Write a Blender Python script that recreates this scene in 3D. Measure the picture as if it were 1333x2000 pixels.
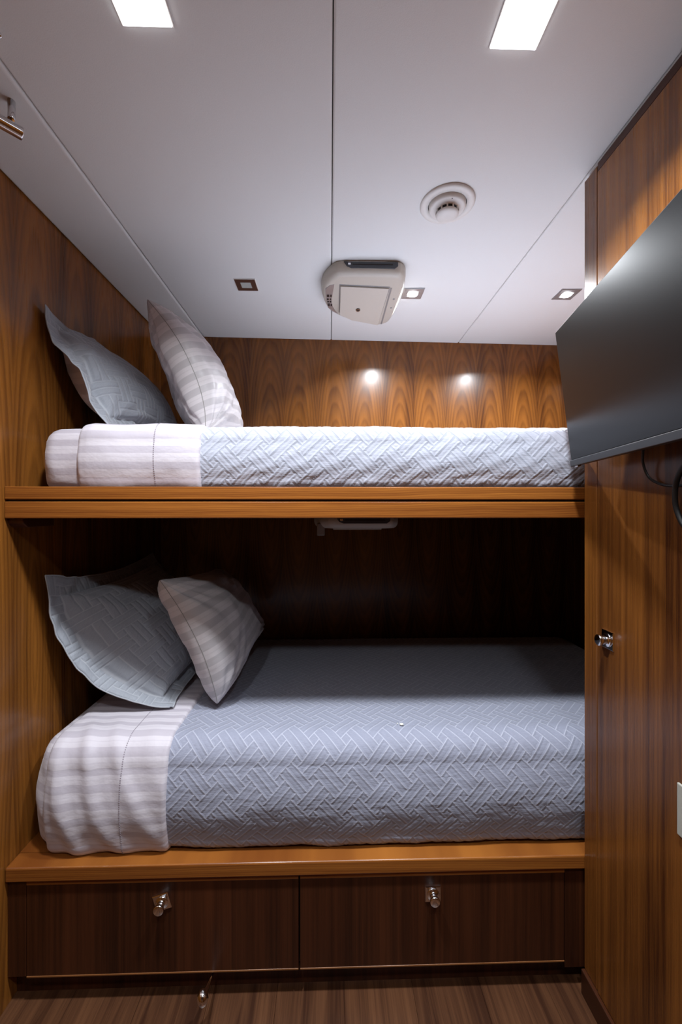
import bpy, bmesh, math, random
import numpy as np
from mathutils import Vector, Matrix
random.seed(4)
for o in list(bpy.data.objects): bpy.data.objects.remove(o)
SC = bpy.context.scene
COL = SC.collection
# ------------------------------------------------------------ camera, world, exposure
ZC = 1.365                                # eye height over the floor
F = 800.0                                 # focal length in pixels of a 2000 px tall frame
TH = math.atan(21.5/F)                    # camera turned slightly to the right
cd = bpy.data.cameras.new('camera'); cam = bpy.data.objects.new('camera', cd); COL.objects.link(cam)
cam.location = (0, 0, ZC); cam.rotation_euler = (math.pi/2, 0, -TH)
cd.sensor_width = 36; cd.lens = F/2000*36; cd.shift_y = -5/2000; cd.clip_start = .02
SC.camera = cam
w = bpy.data.worlds.new('world'); SC.world = w; w.use_nodes = True
w.node_tree.nodes['Background'].inputs[0].default_value = (.8, .85, 1, 1)
w.node_tree.nodes['Background'].inputs[1].default_value = .02
SC.view_settings.view_transform = 'Standard'; SC.view_settings.look = 'None'
SC.view_settings.gamma = 1; SC.view_settings.use_curve_mapping = False
SC.view_settings.exposure = -0.12
P_FRONT, P_REAR, P_SMALL = 15.0, 6.0, 19.0      # lamp powers (W): cabin pair, pair over the doorway, small ones over the bunk
LAMP = (.905, .95, 1.0)

def at(px, py, y):
    r = (px-666.5)/F; dx = math.sin(TH)+r*math.cos(TH); dy = math.cos(TH)-r*math.sin(TH)
    k = y/dy
    return Vector((dx*k, y, ZC+(995-py)/F*k))
XL, XR = -.888, .719                      # left wall, wardrobe face
D = 1.14                                  # front of the bunks
def ceil_z(x): return ZC+.925+.017*x
def back_y(x): return 2.24+.072*x
# ------------------------------------------------------------ node helpers
class NT:
    def __init__(s, name):
        s.m = bpy.data.materials.new(name); s.m.use_nodes = True; s.t = s.m.node_tree
        s.b = s.t.nodes['Principled BSDF']
    def n(s, typ, **kw):
        n = s.t.nodes.new(typ)
        for k, v in kw.items(): setattr(n, k, v)
        return n
    def put(s, sock, v):
        if v is None: return
        if isinstance(v, bpy.types.NodeSocket): s.t.links.new(v, sock)
        else: sock.default_value = v
    def mth(s, op, a, b=None, c=None):
        n = s.n('ShaderNodeMath', operation=op)
        for i, v in enumerate((a, b, c)): s.put(n.inputs[i], v)
        return n.outputs[0]
    def comb(s, x, y, z=0.0):
        n = s.n('ShaderNodeCombineXYZ')
        for i, v in enumerate((x, y, z)): s.put(n.inputs[i], v)
        return n.outputs[0]
    def noise(s, vec, scale, detail=3, rough=.5):
        n = s.n('ShaderNodeTexNoise'); s.put(n.inputs['Vector'], vec)
        n.inputs['Scale'].default_value = scale; n.inputs['Detail'].default_value = detail; n.inputs['Roughness'].default_value = rough
        return n.outputs[0]
    def mix(s, f, a, b, mode='MIX'):
        n = s.n('ShaderNodeMix', data_type='RGBA', blend_type=mode)
        s.put(n.inputs[0], f); s.put(n.inputs[6], a); s.put(n.inputs[7], b)
        return n.outputs[2]
    def maprange(s, v, a, b, c, d, smooth=False):
        n = s.n('ShaderNodeMapRange', interpolation_type='SMOOTHSTEP' if smooth else 'LINEAR')
        for i, q in enumerate((v, a, b, c, d)): s.put(n.inputs[i], q)
        return n.outputs[0]
    def bump(s, h, strength, dist):
        n = s.n('ShaderNodeBump'); s.put(n.inputs['Height'], h)
        n.inputs['Strength'].default_value = strength; n.inputs['Distance'].default_value = dist
        s.put(s.b.inputs['Normal'], n.outputs[0]); return n
    def sep(s, v):
        n = s.n('ShaderNodeSeparateXYZ'); s.put(n.inputs[0], v); return n.outputs
    def coords(s, which='Object'):
        return s.n('ShaderNodeTexCoord').outputs[which]
def rgb(r, g, b): return (r, g, b, 1)
def plain(name, col, rough=.5, metal=0, spec=.5, noise_amt=.06, nscale=60, bump=0):
    t = NT(name); c = t.coords()
    nz = t.noise(c, nscale, 3)
    lo = rgb(*[v*(1-noise_amt) for v in col]); hi = rgb(*[min(1, v*(1+noise_amt)) for v in col])
    t.put(t.b.inputs['Base Color'], t.mix(nz, lo, hi))
    t.b.inputs['Roughness'].default_value = rough; t.b.inputs['Metallic'].default_value = metal
    t.b.inputs['Specular IOR Level'].default_value = spec
    if bump: t.bump(nz, bump, .002)
    return t.m
def emit(name, col, s):
    t = NT(name); t.b.inputs['Base Color'].default_value = rgb(.8, .8, .8)
    t.b.inputs['Emission Color'].default_value = rgb(*col); t.b.inputs['Emission Strength'].default_value = s
    t.b.inputs['Roughness'].default_value = .2
    return t.m
def wood(name, axes, light, dark, flitch=.22, tilt=.06, d0=.03, spacing=.006, cen=.45, rough=.28, fibre=.5, off=(0, 0), distort=.02, contrast=1.0, coat=.35):
    """plain-sawn veneer: axes = (across, along) letters of the object coordinates; flitches are book-matched"""
    t = NT(name); o = t.sep(t.coords()); ix = {'x': 0, 'y': 1, 'z': 2}
    u = t.mth('ADD', o[ix[axes[0]]], 20+off[0]); v = t.mth('ADD', o[ix[axes[1]]], off[1])
    cell = t.mth('FLOOR', t.mth('DIVIDE', u, flitch))
    pair = t.mth('FLOOR', t.mth('DIVIDE', u, flitch*2))
    wn = t.n('ShaderNodeTexWhiteNoise', noise_dimensions='1D'); t.put(wn.inputs['W'], cell)
    wp = t.n('ShaderNodeTexWhiteNoise', noise_dimensions='1D'); t.put(wp.inputs['W'], t.mth('ADD', pair, .5))
    m = t.mth('PINGPONG', u, flitch)
    vec = t.comb(t.mth('MULTIPLY', m, 5.0), t.mth('MULTIPLY', v, 1.3), t.mth('MULTIPLY', wp.outputs[0], 9.0))
    n1 = t.mth('SUBTRACT', t.noise(vec, 1.0, 3), .5)
    vec2 = t.comb(t.mth('MULTIPLY', m, 30.0), t.mth('MULTIPLY', v, 4.0), t.mth('MULTIPLY', wp.outputs[0], 9.0))
    n2 = t.mth('SUBTRACT', t.noise(vec2, 1.0, 2), .5)
    uu = t.mth('SUBTRACT', m, t.mth('MULTIPLY', flitch, t.mth('ADD', cen-.12, t.mth('MULTIPLY', wp.outputs[0], .24))))
    uu = t.mth('MULTIPLY', t.mth('ADD', uu, t.mth('MULTIPLY', n1, distort*1.5)), .75)
    vv = t.mth('ADD', t.mth('MULTIPLY', v, tilt), t.mth('ADD', d0, t.mth('MULTIPLY', n1, distort)))
    r = t.mth('SQRT', t.mth('ADD', t.mth('MULTIPLY', uu, uu), t.mth('MULTIPLY', vv, vv)))
    r = t.mth('ADD', r, t.mth('MULTIPLY', n2, spacing*.5))
    ph = t.mth('FRACT', t.mth('DIVIDE', r, spacing))
    saw = t.mth('MULTIPLY', t.mth('POWER', ph, 1.3), t.maprange(ph, .7, 1.0, 1.0, 0.0, True))
    wide = t.mth('FRACT', t.mth('DIVIDE', r, spacing*3.7)); wide = t.mth('MULTIPLY', wide, t.maprange(wide, .75, 1.0, 1.0, 0.0, True))
    side = t.mth('MULTIPLY', t.mth('ABSOLUTE', uu), 2.6 if cen > 0 else 0.0)
    big = t.noise(t.comb(t.mth('MULTIPLY', m, 22.0), t.mth('MULTIPLY', v, .8), wn.outputs[0]), 1.0, 2)
    fib = t.noise(t.comb(t.mth('MULTIPLY', u, 420.0), t.mth('MULTIPLY', v, 9.0)), 1.0, 3, .6)
    f = t.mth('ADD', t.mth('ADD', side, t.mth('MULTIPLY', wide, .30*contrast)), t.mth('MULTIPLY', saw, (.42 if cen > 0 else .13)*contrast))
    f = t.mth('ADD', f, t.mth('MULTIPLY', t.mth('SUBTRACT', big, .35), (.9 if cen > 0 else .7)*contrast))
    if cen < 0:
        b2 = t.noise(t.comb(t.mth('MULTIPLY', u, 75.0), t.mth('MULTIPLY', v, .5)), 1.0, 3, .65); b3 = t.noise(t.comb(t.mth('MULTIPLY', u, 9.0), t.mth('MULTIPLY', v, .9), 4.0), 1.0, 2)
        f = t.mth('ADD', f, t.mth('ADD', t.mth('MULTIPLY', t.mth('SUBTRACT', b2, .4), .95), t.mth('MULTIPLY', t.mth('SUBTRACT', b3, .4), .9)))
    f = t.mth('ADD', f, t.mth('MULTIPLY', t.mth('SUBTRACT', fib, .5), fibre))
    f = t.mth('ADD', f, t.mth('MULTIPLY', t.mth('SUBTRACT', wn.outputs[0], .5), .18))
    f = t.maprange(f, -.05, .95, 0.0, 1.0) if cen > 0 else t.maprange(f, .0, .68, 0.0, 1.0)
    col = t.mix(f, rgb(*light), rgb(*dark))
    t.put(t.b.inputs['Base Color'], col)
    t.put(t.b.inputs['Roughness'], t.maprange(fib, .2, .8, rough-.04, rough+.06))
    t.bump(fib, .05, .001)
    t.b.inputs['Coat Weight'].default_value = coat; t.b.inputs['Coat Roughness'].default_value = .2; t.b.inputs['Specular IOR Level'].default_value = .22
    return t.m
# ------------------------------------------------------------ materials
WL, WD = (.27, .098, .018), (.062, .019, .005)
M = {}
M['veneer_back'] = wood('veneer_back', 'xz', WL, WD, coat=.5, flitch=.18, tilt=.10, d0=-.145, spacing=.0085, cen=.5, off=(.05, 0), distort=.012)
M['veneer_side'] = wood('veneer_side', 'yz', (.32, .118, .020), (.07, .021, .005), flitch=.19, tilt=.060, d0=-.055, spacing=.0095, cen=.5, off=(.11, 0), distort=.016)
M['veneer_door_shaded'] = wood('veneer_door_shaded', 'yz', (.21, .073, .014), (.045, .013, .0045), flitch=.26, tilt=.012, d0=.05, spacing=.011, cen=-.6, fibre=.55, contrast=.75, distort=.012)  # wardrobe veneer darkened in colour where less lamplight reaches, below the upper panels
M['veneer_upper_lit'] = wood('veneer_upper_lit', 'yz', (.36, .135, .022), (.11, .035, .007), flitch=.26, tilt=.012, d0=.05, spacing=.011, cen=-.6, fibre=.7, contrast=.75, distort=.012)  # lighter copy of the door veneer: lamplight on the upper panels painted in
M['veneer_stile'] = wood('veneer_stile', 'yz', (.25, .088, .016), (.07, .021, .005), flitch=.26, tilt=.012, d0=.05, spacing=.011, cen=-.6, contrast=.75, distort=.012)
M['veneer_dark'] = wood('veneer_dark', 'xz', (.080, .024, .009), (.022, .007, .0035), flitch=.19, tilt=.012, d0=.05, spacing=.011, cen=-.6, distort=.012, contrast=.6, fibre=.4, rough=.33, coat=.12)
M['teak_edge'] = wood('teak_edge', 'zx', (.40, .145, .026), (.17, .05, .010), flitch=.3, tilt=.03, d0=.02, spacing=.0045, cen=.3, fibre=.8, rough=.3, contrast=1.15)
M['teak_deep'] = wood('teak_deep', 'yz', (.30, .12, .035), (.13, .045, .014), flitch=.2, tilt=.03, rough=.35)
M['floor_wood'] = wood('floor_wood', 'xy', (.125, .053, .024), (.040, .015, .0075), flitch=.13, tilt=.05, d0=.0, spacing=.010, cen=-.3, fibre=.6, rough=.36, contrast=.9, coat=.05)
M['joint'] = plain('joint_shadow', (.02, .012, .008), .8)
M['silver'] = plain('satin_silver', (.45, .45, .46), .32, .7, noise_amt=.02)
M['chrome'] = plain('chrome', (.78, .78, .80), .09, 1, noise_amt=.01)
M['black'] = plain('black_plastic', (.012, .012, .014), .35)
M['screen'] = plain('screen_glass', (.004, .004, .0044), .30, spec=.28, noise_amt=.02)
M['bezel'] = plain('tv_bezel', (.02, .02, .022), .3)
M['rubber'] = plain('rubber_cable', (.008, .008, .008), .45)
M['liner'] = plain('ceiling_vinyl', (.75, .745, .715), .62, spec=.3, noise_amt=.025, nscale=500, bump=.12)
M['white_plastic'] = plain('white_plastic', (.74, .71, .66), .4)
M['beige'] = plain('beige_plastic', (.50, .45, .38), .42, noise_amt=.02)
M['beige_lid'] = plain('beige_lid', (.54, .49, .42), .38, noise_amt=.02)
M['grey_plastic'] = plain('grey_plastic', (.25, .24, .23), .3)
M['bronze'] = plain('bronze_frame', (.12, .055, .035), .35, .3)
M['frost'] = plain('frosted_glass', (.45, .46, .42), .25)
M['lens'] = emit('lit_lens', (.93, .95, 1), 5.0)
M['lens_small'] = emit('lit_lamp_face', (.95, .97, 1), 45.0)
M['fluff'] = plain('white_fluff', (.85, .85, .75), .8)
M['pale'] = plain('pale_panel', (.34, .33, .29), .5)
M['mat_under'] = plain('mattress_ticking', (.55, .54, .58), .8)

def cloth_base(t, col, rough=.75, sheen=.35):
    t.b.inputs['Roughness'].default_value = rough
    t.b.inputs['Specular IOR Level'].default_value = .25
    t.b.inputs['Sheen Weight'].default_value = sheen; t.b.inputs['Sheen Roughness'].default_value = .4
def stripe_mat(name, light, dark, period=.042):
    t = NT(name); uv = t.sep(t.coords('UV'))
    wob = t.mth('MULTIPLY', t.mth('SUBTRACT', t.noise(t.comb(uv[0], uv[1]), 3.0, 2), .5), .004)
    ph = t.mth('FRACT', t.mth('DIVIDE', t.mth('ADD', uv[1], wob), period))
    a = t.mth('MULTIPLY', t.maprange(ph, .0, .03, 0, 1, True), t.maprange(ph, .47, .50, 1, 0, True))
    # a thin companion line in the plain band
    b = t.mth('MULTIPLY', t.maprange(ph, .70, .715, 0, 1, True), t.maprange(ph, .76, .775, 1, 0, True))
    f = t.mth('ADD', a, t.mth('MULTIPLY', b, .35))
    col = t.mix(f, rgb(*light), rgb(*dark))
    wv = t.noise(t.comb(t.mth('MULTIPLY', uv[0], 900.0), t.mth('MULTIPLY', uv[1], 900.0)), 1.0, 1)
    col = t.mix(t.mth('MULTIPLY', wv, .12), col, rgb(*[c*.8 for c in dark]))
    t.put(t.b.inputs['Base Color'], col)
    cloth_base(t, col, .6, .2)
    t.put(t.b.inputs['Roughness'], t.maprange(f, 0, 1, .62, .42))
    h = t.noise(t.comb(t.mth('MULTIPLY', uv[0], 9.0), t.mth('MULTIPLY', uv[1], 14.0)), 1.0, 4, .6)
    t.bump(h, .5, .007)
    return t.m
QW = .0225
def quilt_mat(name, field, line):
    t = NT(name); uv = t.sep(t.coords('UV')); k = .70710678/QW
    wx = t.mth('MULTIPLY', t.mth('SUBTRACT', t.noise(t.comb(uv[0], uv[1]), 9.0, 2), .5), .0008)
    a0 = t.mth('ADD', uv[0], wx); b0 = t.mth('ADD', uv[1], wx)
    u = t.mth('ADD', t.mth('MULTIPLY', t.mth('ADD', a0, b0), k), 400.0)
    v = t.mth('ADD', t.mth('MULTIPLY', t.mth('SUBTRACT', b0, a0), k), 400.0)
    fi, fj = t.mth('FLOOR', u), t.mth('FLOOR', v)
    fu, fv = t.mth('FRACT', u), t.mth('FRACT', v)
    cu, cv = t.mth('FLOOR', t.mth('DIVIDE', u, 3.0)), t.mth('FLOOR', t.mth('DIVIDE', v, 3.0))
    lu, lv = t.mth('FLOORED_MODULO', u, 3.0), t.mth('FLOORED_MODULO', v, 3.0)
    odd = t.mth('GREATER_THAN', t.mth('FLOORED_MODULO', t.mth('ADD', cu, cv), 2.0), .5); even = t.mth('SUBTRACT', 1.0, odd)
    gu, gv = t.mth('GREATER_THAN', lu, 2.0), t.mth('GREATER_THAN', lv, 2.0)      # in the gap between strips
    sq = t.mth('MULTIPLY', gu, gv)
    hor = t.mth('MULTIPLY', t.mth('SUBTRACT', 1.0, gv), t.mth('MAXIMUM', gu, even))
    ver = t.mth('SUBTRACT', t.mth('SUBTRACT', 1.0, sq), hor)
    def edge(x): return t.mth('MINIMUM', x, t.mth('SUBTRACT', 1.0, x))
    def along(l, par):
        p = t.mth('ADD', t.mth('SUBTRACT', l, 2.0), t.mth('MULTIPLY', par, 3.0))
        return t.mth('MINIMUM', p, t.mth('SUBTRACT', 4.0, p))
    dh = t.mth('MINIMUM', edge(fv), along(lu, even)); dv = t.mth('MINIMUM', edge(fu), along(lv, odd)); ds = t.mth('MINIMUM', edge(fu), edge(fv))
    d = t.mth('ADD', t.mth('ADD', t.mth('MULTIPLY', dh, hor), t.mth('MULTIPLY', dv, ver)), t.mth('MULTIPLY', ds, sq))
    ln = t.maprange(d, .015, .085, 1, 0, True)
    wv = t.noise(t.comb(t.mth('MULTIPLY', uv[0], 90.0), t.mth('MULTIPLY', uv[1], 700.0)), 1.0, 2)
    fcol = t.mix(wv, rgb(*[c*.86 for c in field]), rgb(*[min(1, c*1.14) for c in field]))
    col = t.mix(ln, fcol, rgb(*line))
    t.put(t.b.inputs['Base Color'], col)
    cloth_base(t, col, .7, .45)
    puff = t.maprange(d, 0, .30, 0, 1, True)
    cr = t.noise(t.comb(t.mth('MULTIPLY', uv[0], 26.0), t.mth('MULTIPLY', uv[1], 110.0)), 1.0, 3, .6)
    h = t.mth('ADD', puff, t.mth('MULTIPLY', cr, .9))
    t.bump(h, .5, .004)
    return t.m
M['stripe'] = stripe_mat('striped_sateen', (.62, .585, .635), (.50, .465, .52))
M['stripe_pillow'] = stripe_mat('striped_sateen_pillow', (.60, .565, .58), (.465, .44, .455), .05)
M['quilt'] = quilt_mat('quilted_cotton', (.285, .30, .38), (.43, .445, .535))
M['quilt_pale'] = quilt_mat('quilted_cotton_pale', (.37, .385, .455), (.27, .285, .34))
M['sham'] = quilt_mat('quilted_sham', (.315, .335, .375), (.40, .42, .46))
# ------------------------------------------------------------ object helpers
def tag(o, label=None, cat=None, group=None, kind=None):
    if label: o['label'] = label
    if cat: o['category'] = cat
    if group: o['group'] = group
    if kind: o['kind'] = kind
    return o
def empty(name, loc=(0, 0, 0)):
    o = bpy.data.objects.new(name, None); COL.objects.link(o); o.location = loc; o.empty_display_size = .05
    return o
def link(name, me, mats, parent=None, smooth=False, bevel=0, seg=2):
    o = bpy.data.objects.new(name, me); COL.objects.link(o)
    for m in (mats if isinstance(mats, (list, tuple)) else [mats]): me.materials.append(m)
    if parent: o.parent = parent
    if smooth: me.polygons.foreach_set('use_smooth', [True]*len(me.polygons))
    if bevel:
        b = o.modifiers.new('bevel', 'BEVEL'); b.width = bevel; b.segments = seg; b.limit_method = 'ANGLE'; b.angle_limit = math.radians(40)
    return o
def bm_obj(name, bm, mats, parent=None, smooth=False, bevel=0, seg=2):
    bmesh.ops.recalc_face_normals(bm, faces=bm.faces)
    me = bpy.data.meshes.new(name); bm.to_mesh(me); bm.free()
    return link(name, me, mats, parent, smooth, bevel, seg)
def abox(bm, x0, x1, y0, y1, z0, z1, mi=0):
    vs = [bm.verts.new((x, y, z)) for x in (x0, x1) for y in (y0, y1) for z in (z0, z1)]
    for f in ((0, 1, 3, 2), (4, 6, 7, 5), (0, 4, 5, 1), (2, 3, 7, 6), (0, 2, 6, 4), (1, 5, 7, 3)):
        fc = bm.faces.new([vs[i] for i in f]); fc.material_index = mi
    return vs
def box(name, x0, x1, y0, y1, z0, z1, m, parent=None, bevel=0, seg=2):
    bm = bmesh.new(); abox(bm, x0, x1, y0, y1, z0, z1)
    return bm_obj(name, bm, m, parent, bevel=bevel, seg=seg)
def prism(name, pts, axis, a0, a1, m, parent=None, bevel=0):
    """pts: 2D outline; axis 'z' extrudes (x,y) from a0 to a1; a0/a1 may be functions of (x,y)"""
    bm = bmesh.new(); A = []; B = []
    for p in pts:
        q0 = a0(*p) if callable(a0) else a0; q1 = a1(*p) if callable(a1) else a1
        if axis == 'z': A.append(bm.verts.new((p[0], p[1], q0))); B.append(bm.verts.new((p[0], p[1], q1)))
        if axis == 'x': A.append(bm.verts.new((q0, p[0], p[1]))); B.append(bm.verts.new((q1, p[0], p[1])))
        if axis == 'y': A.append(bm.verts.new((p[0], q0, p[1]))); B.append(bm.verts.new((p[0], q1, p[1])))
    n = len(pts); bm.faces.new(A); bm.faces.new(B[::-1])
    for i in range(n): bm.faces.new((A[i], B[i], B[(i+1) % n], A[(i+1) % n]))
    return bm_obj(name, bm, m, parent, bevel=bevel)
def alathe(bm, prof, T=Matrix(), n=28, mi=0):
    rings = []
    for r, h in prof:
        if r < 1e-6: rings.append([bm.verts.new(T @ Vector((0, 0, h)))])
        else: rings.append([bm.verts.new(T @ Vector((r*math.cos(a), r*math.sin(a), h))) for a in [2*math.pi*i/n for i in range(n)]])
    for a, b in zip(rings, rings[1:]):
        for i in range(n):
            j = (i+1) % n
            if len(a) == 1 and len(b) == 1: continue
            vs = [a[0], b[j], b[i]] if len(a) == 1 else ([a[i], a[j], b[0]] if len(b) == 1 else [a[i], a[j], b[j], b[i]])
            f = bm.faces.new(vs); f.material_index = mi; f.smooth = True
def catmull(pts, sub=8, closed=False):
    P = [Vector(p) for p in pts]; n = len(P); out = []
    rng = range(n) if closed else range(n-1)
    for i in rng:
        p0 = P[(i-1) % n] if closed or i > 0 else P[0]; p1 = P[i]; p2 = P[(i+1) % n]; p3 = P[(i+2) % n] if closed or i+2 < n else P[-1]
        for k in range(sub):
            t = k/sub
            out.append(.5*((2*p1)+(p2-p0)*t+(2*p0-5*p1+4*p2-p3)*t*t+(3*p1-p0-3*p2+p3)*t**3))
    if not closed: out.append(P[-1])
    return out
def atube(bm, pts, r, n=10, sub=6, smooth=True, flat=1.0):
    P = catmull(pts, sub) if smooth else [Vector(p) for p in pts]
    rs = r if callable(r) else (lambda t: r)
    up = Vector((0, 0, 1)); prev = None; rings = []
    for i, p in enumerate(P):
        d = (P[min(i+1, len(P)-1)]-P[max(i-1, 0)]).normalized()
        if prev is None:
            a = d.cross(up)
            if a.length < .1: a = d.cross(Vector((1, 0, 0)))
            a.normalize()
        else: a = (prev - d*prev.dot(d)).normalized()
        prev = a; b = d.cross(a); rr = rs(i/(len(P)-1))
        rings.append([bm.verts.new(p+a*rr*math.cos(q)+b*rr*flat*math.sin(q)) for q in [2*math.pi*k/n for k in range(n)]])
    for A, B in zip(rings, rings[1:]):
        for k in range(n):
            f = bm.faces.new((A[k], A[(k+1) % n], B[(k+1) % n], B[k])); f.smooth = True
    bm.faces.new(rings[0][::-1]); bm.faces.new(rings[-1])
def frame_mat(origin, X, Y, Z):
    m = Matrix.Identity(4)
    for i, v in enumerate((X, Y, Z)):
        for r in range(3): m[r][i] = v[r]
    for r in range(3): m[r][3] = origin[r]
    return m
# ============================================================ THE ROOM SHELL
YB = -1.35                                 # wall behind the camera
XN = 1.42                                  # right end of the bunk recess
floor = box('floor', XL-.02, XR+.1, YB, 1.30, -.06, -.012, M['joint']); tag(floor, kind='structure')
edges = [XL-.01, -.72, -.53, -.34, -.15, .04, .236, .43, .62, XR+.02]
rr = random.Random(3)
for i, (a, b) in enumerate(zip(edges, edges[1:])):
    cuts = [YB, YB+.5+rr.random()*.5, .35+rr.random()*.4, 1.19]
    for c0, c1 in zip(cuts, cuts[1:]):
        p = box('plank', a+.0003, b-.0003, c0+.0003, c1-.0003, -.012, 0, M['floor_wood'], floor, bevel=.0004, seg=1)
wl = box('wall_left', XL-.03, XL, YB, 2.30, 0, ceil_z(XL)+.03, M['veneer_side']); tag(wl, kind='structure')
bk = prism('wall_back', [(XL-.03, back_y(XL-.03)), (XN+.03, back_y(XN+.03)), (XN+.03, back_y(XN)+.04), (XL-.03, back_y(XL)+.04)], 'z', 0, ZC+.98, M['veneer_back']); tag(bk, kind='structure')
wr = box('wall_right', XN, XN+.03, 1.0, back_y(XN), 0, ZC+.98, M['veneer_side']); tag(wr, kind='structure')
# ceiling: padded vinyl panels with narrow joints
cl = prism('ceiling', [(XL-.03, YB), (XN+.03, YB), (XN+.03, 2.37), (XL-.03, 2.20)], 'z', lambda x, y: ceil_z(x)+.018, lambda x, y: ceil_z(x)+.05, M['joint']); tag(cl, kind='structure')
for a, b in ((XL, -.672), (-.672, .006), (.006, .7235), (.7235, XN)):
    g = .0011
    bm = bmesh.new()
    pts = [(a+g, YB), (b-g, YB), (b-g, back_y(b)-.001), (a+g, back_y(a)-.001)]
    lo = [bm.verts.new((x, y, ceil_z(x))) for x, y in pts]; hi = [bm.verts.new((x, y, ceil_z(x)+.018)) for x, y in pts]
    bm.faces.new(lo); bm.faces.new(hi[::-1])
    for i in range(4): bm.faces.new((lo[i], hi[i], hi[(i+1) % 4], lo[(i+1) % 4]))
    bm_obj('ceiling_panel', bm, M['liner'], cl, bevel=.012 if a == XL else .006, seg=5)
# wall behind the camera, with the cabin door in it
fw = bmesh.new()
abox(fw, XL, -.40, YB-.04, YB, 0, ZC+.96); abox(fw, .32, XR, YB-.04, YB, 0, ZC+.96); abox(fw, -.40, .32, YB-.04, YB, 1.98, ZC+.96)
fwo = bm_obj('wall_front', fw, M['veneer_back']); tag(fwo, kind='structure')
dr = box('door_1', -.395, .315, YB-.035, YB-.005, .005, 1.975, M['veneer_back'], bevel=.003); tag(dr, kind='structure')
bm = bmesh.new(); alathe(bm, [(.0, 0), (.022, 0), (.022, .006), (.009, .008), (.009, .03), (.02, .034), (.022, .05), (0, .054)], frame_mat(Vector((.24, YB-.005, 1.0)), Vector((1, 0, 0)), Vector((0, 0, -1)), Vector((0, 1, 0))))
bm_obj('door_handle', bm, M['chrome'], dr)
# ============================================================ WARDROBE on the right
wd = empty('wardrobe', (0, 0, 0)); tag(wd, 'tall glossy brown wood wardrobe filling the right side beside the bunks', 'wardrobe')
yS = 1.081
box('carcass', XR+.02, XN+.03, YB, 1.1392, 0.0, ZC+.925, M['teak_deep'], wd)
box('corner_stile', XR, XR+.02, yS+.0022, 1.1392, .07, ZC+.925, M['veneer_stile'], wd, bevel=.0025)
box('upper_panel', XR-.002, XR+.018, .14, yS-.0015, ZC+.302, ZC+.905, M['veneer_upper_lit'], wd, bevel=.0025)
box('top_rail', XR, XR+.02, YB, yS, ZC+.907, ZC+.93, M['veneer_dark'], wd, bevel=.001)
ld = box('door', XR-.002, XR+.018, .50, yS-.0015, .071, ZC+.299, M['veneer_door_shaded'], wd, bevel=.0025)
box('door', XR-.002, XR+.018, -.10, .497, .071, ZC+.299, M['veneer_door_shaded'], wd, bevel=.0025)
box('side_panel', XR, XR+.02, YB, -.103, .071, ZC+.905, M['veneer_door_shaded'], wd, bevel=.0015)
box('upper_panel', XR-.002, XR+.018, -.10, .137, ZC+.302, ZC+.905, M['veneer_upper_lit'], wd, bevel=.0025)
bb = box('baseboard_right', XR-.010, XR+.02, YB, 1.1392, 0, .069, M['veneer_dark'], bevel=.003); tag(bb, kind='structure')
def knob_bm(T, size=.046, rot=0, off=(0, 0)):
    """square rose plate with a flared push knob; local z points out of the front"""
    bm = bmesh.new(); h = size/2
    R = Matrix.Rotation(rot, 4, 'Z')
    lay = [(h, 0), (h, .002), (h-.002, .0035)]
    rings = [[bm.verts.new(T @ R @ Vector((sx*s, sy*s, z))) for sx, sy in ((-1, -1), (1, -1), (1, 1), (-1, 1))] for s, z in lay]
    for A, B in zip(rings, rings[1:]):
        for i in range(4): bm.faces.new((A[i], A[(i+1) % 4], B[(i+1) % 4], B[i]))
    bm.faces.new(rings[-1]); bm.faces.new(rings[0][::-1])
    T2 = T @ Matrix.Translation((off[0], off[1], 0))
    alathe(bm, [(.0175, .003), (.0175, .005), (.0155, .006), (.0100, .007), (.0092, .010), (.0098, .014), (.0125, .018), (.0140, .024), (.0140, .0275), (.0120, .029), (0, .0283)], T2, 26)
    return bm
kp = Vector((XR-.002, 1.036, ZC-.336))
bm_obj('door_knob', knob_bm(frame_mat(kp, Vector((0, 1, 0)), Vector((0, 0, -1)), Vector((-1, 0, 0))).copy()), M['chrome'], ld)
# ============================================================ UPPER BUNK SHELF
us = empty('upper_bunk', (0, 0, 0)); tag(us, 'upper bunk shelf with a double teak front rail across the recess', 'bunk')
box('front_rail', XL+.0005, XN-.001, D, D+.03, ZC+.0275, ZC+.0627, M['teak_edge'], us, bevel=.0025, seg=3)
box('front_rail', XL+.0005, XN-.001, D, D+.03, ZC-.0243, ZC+.0215, M['teak_edge'], us, bevel=.0025, seg=3)
box('rail_core', XL+.004, XN-.004, D+.008, D+.03, ZC+.018, ZC+.031, M['joint'], us)
prism('bunk_deck', [(XL+.001, D+.03), (XR-.001, D+.03), (XN-.001, D+.03), (XN-.001, back_y(XN)-.001), (XL+.001, back_y(XL)-.001)], 'z', ZC-.022, ZC+.052, M['veneer_dark'], us)
prism('support_bracket', [(D+.012, ZC-.0245), (D+.14, ZC-.0245), (D+.14, ZC-.05), (D+.03, ZC-.05), (D+.012, ZC-.038)], 'x', XL+.0005, XL+.042, M['veneer_dark'], us, bevel=.002)
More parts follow.
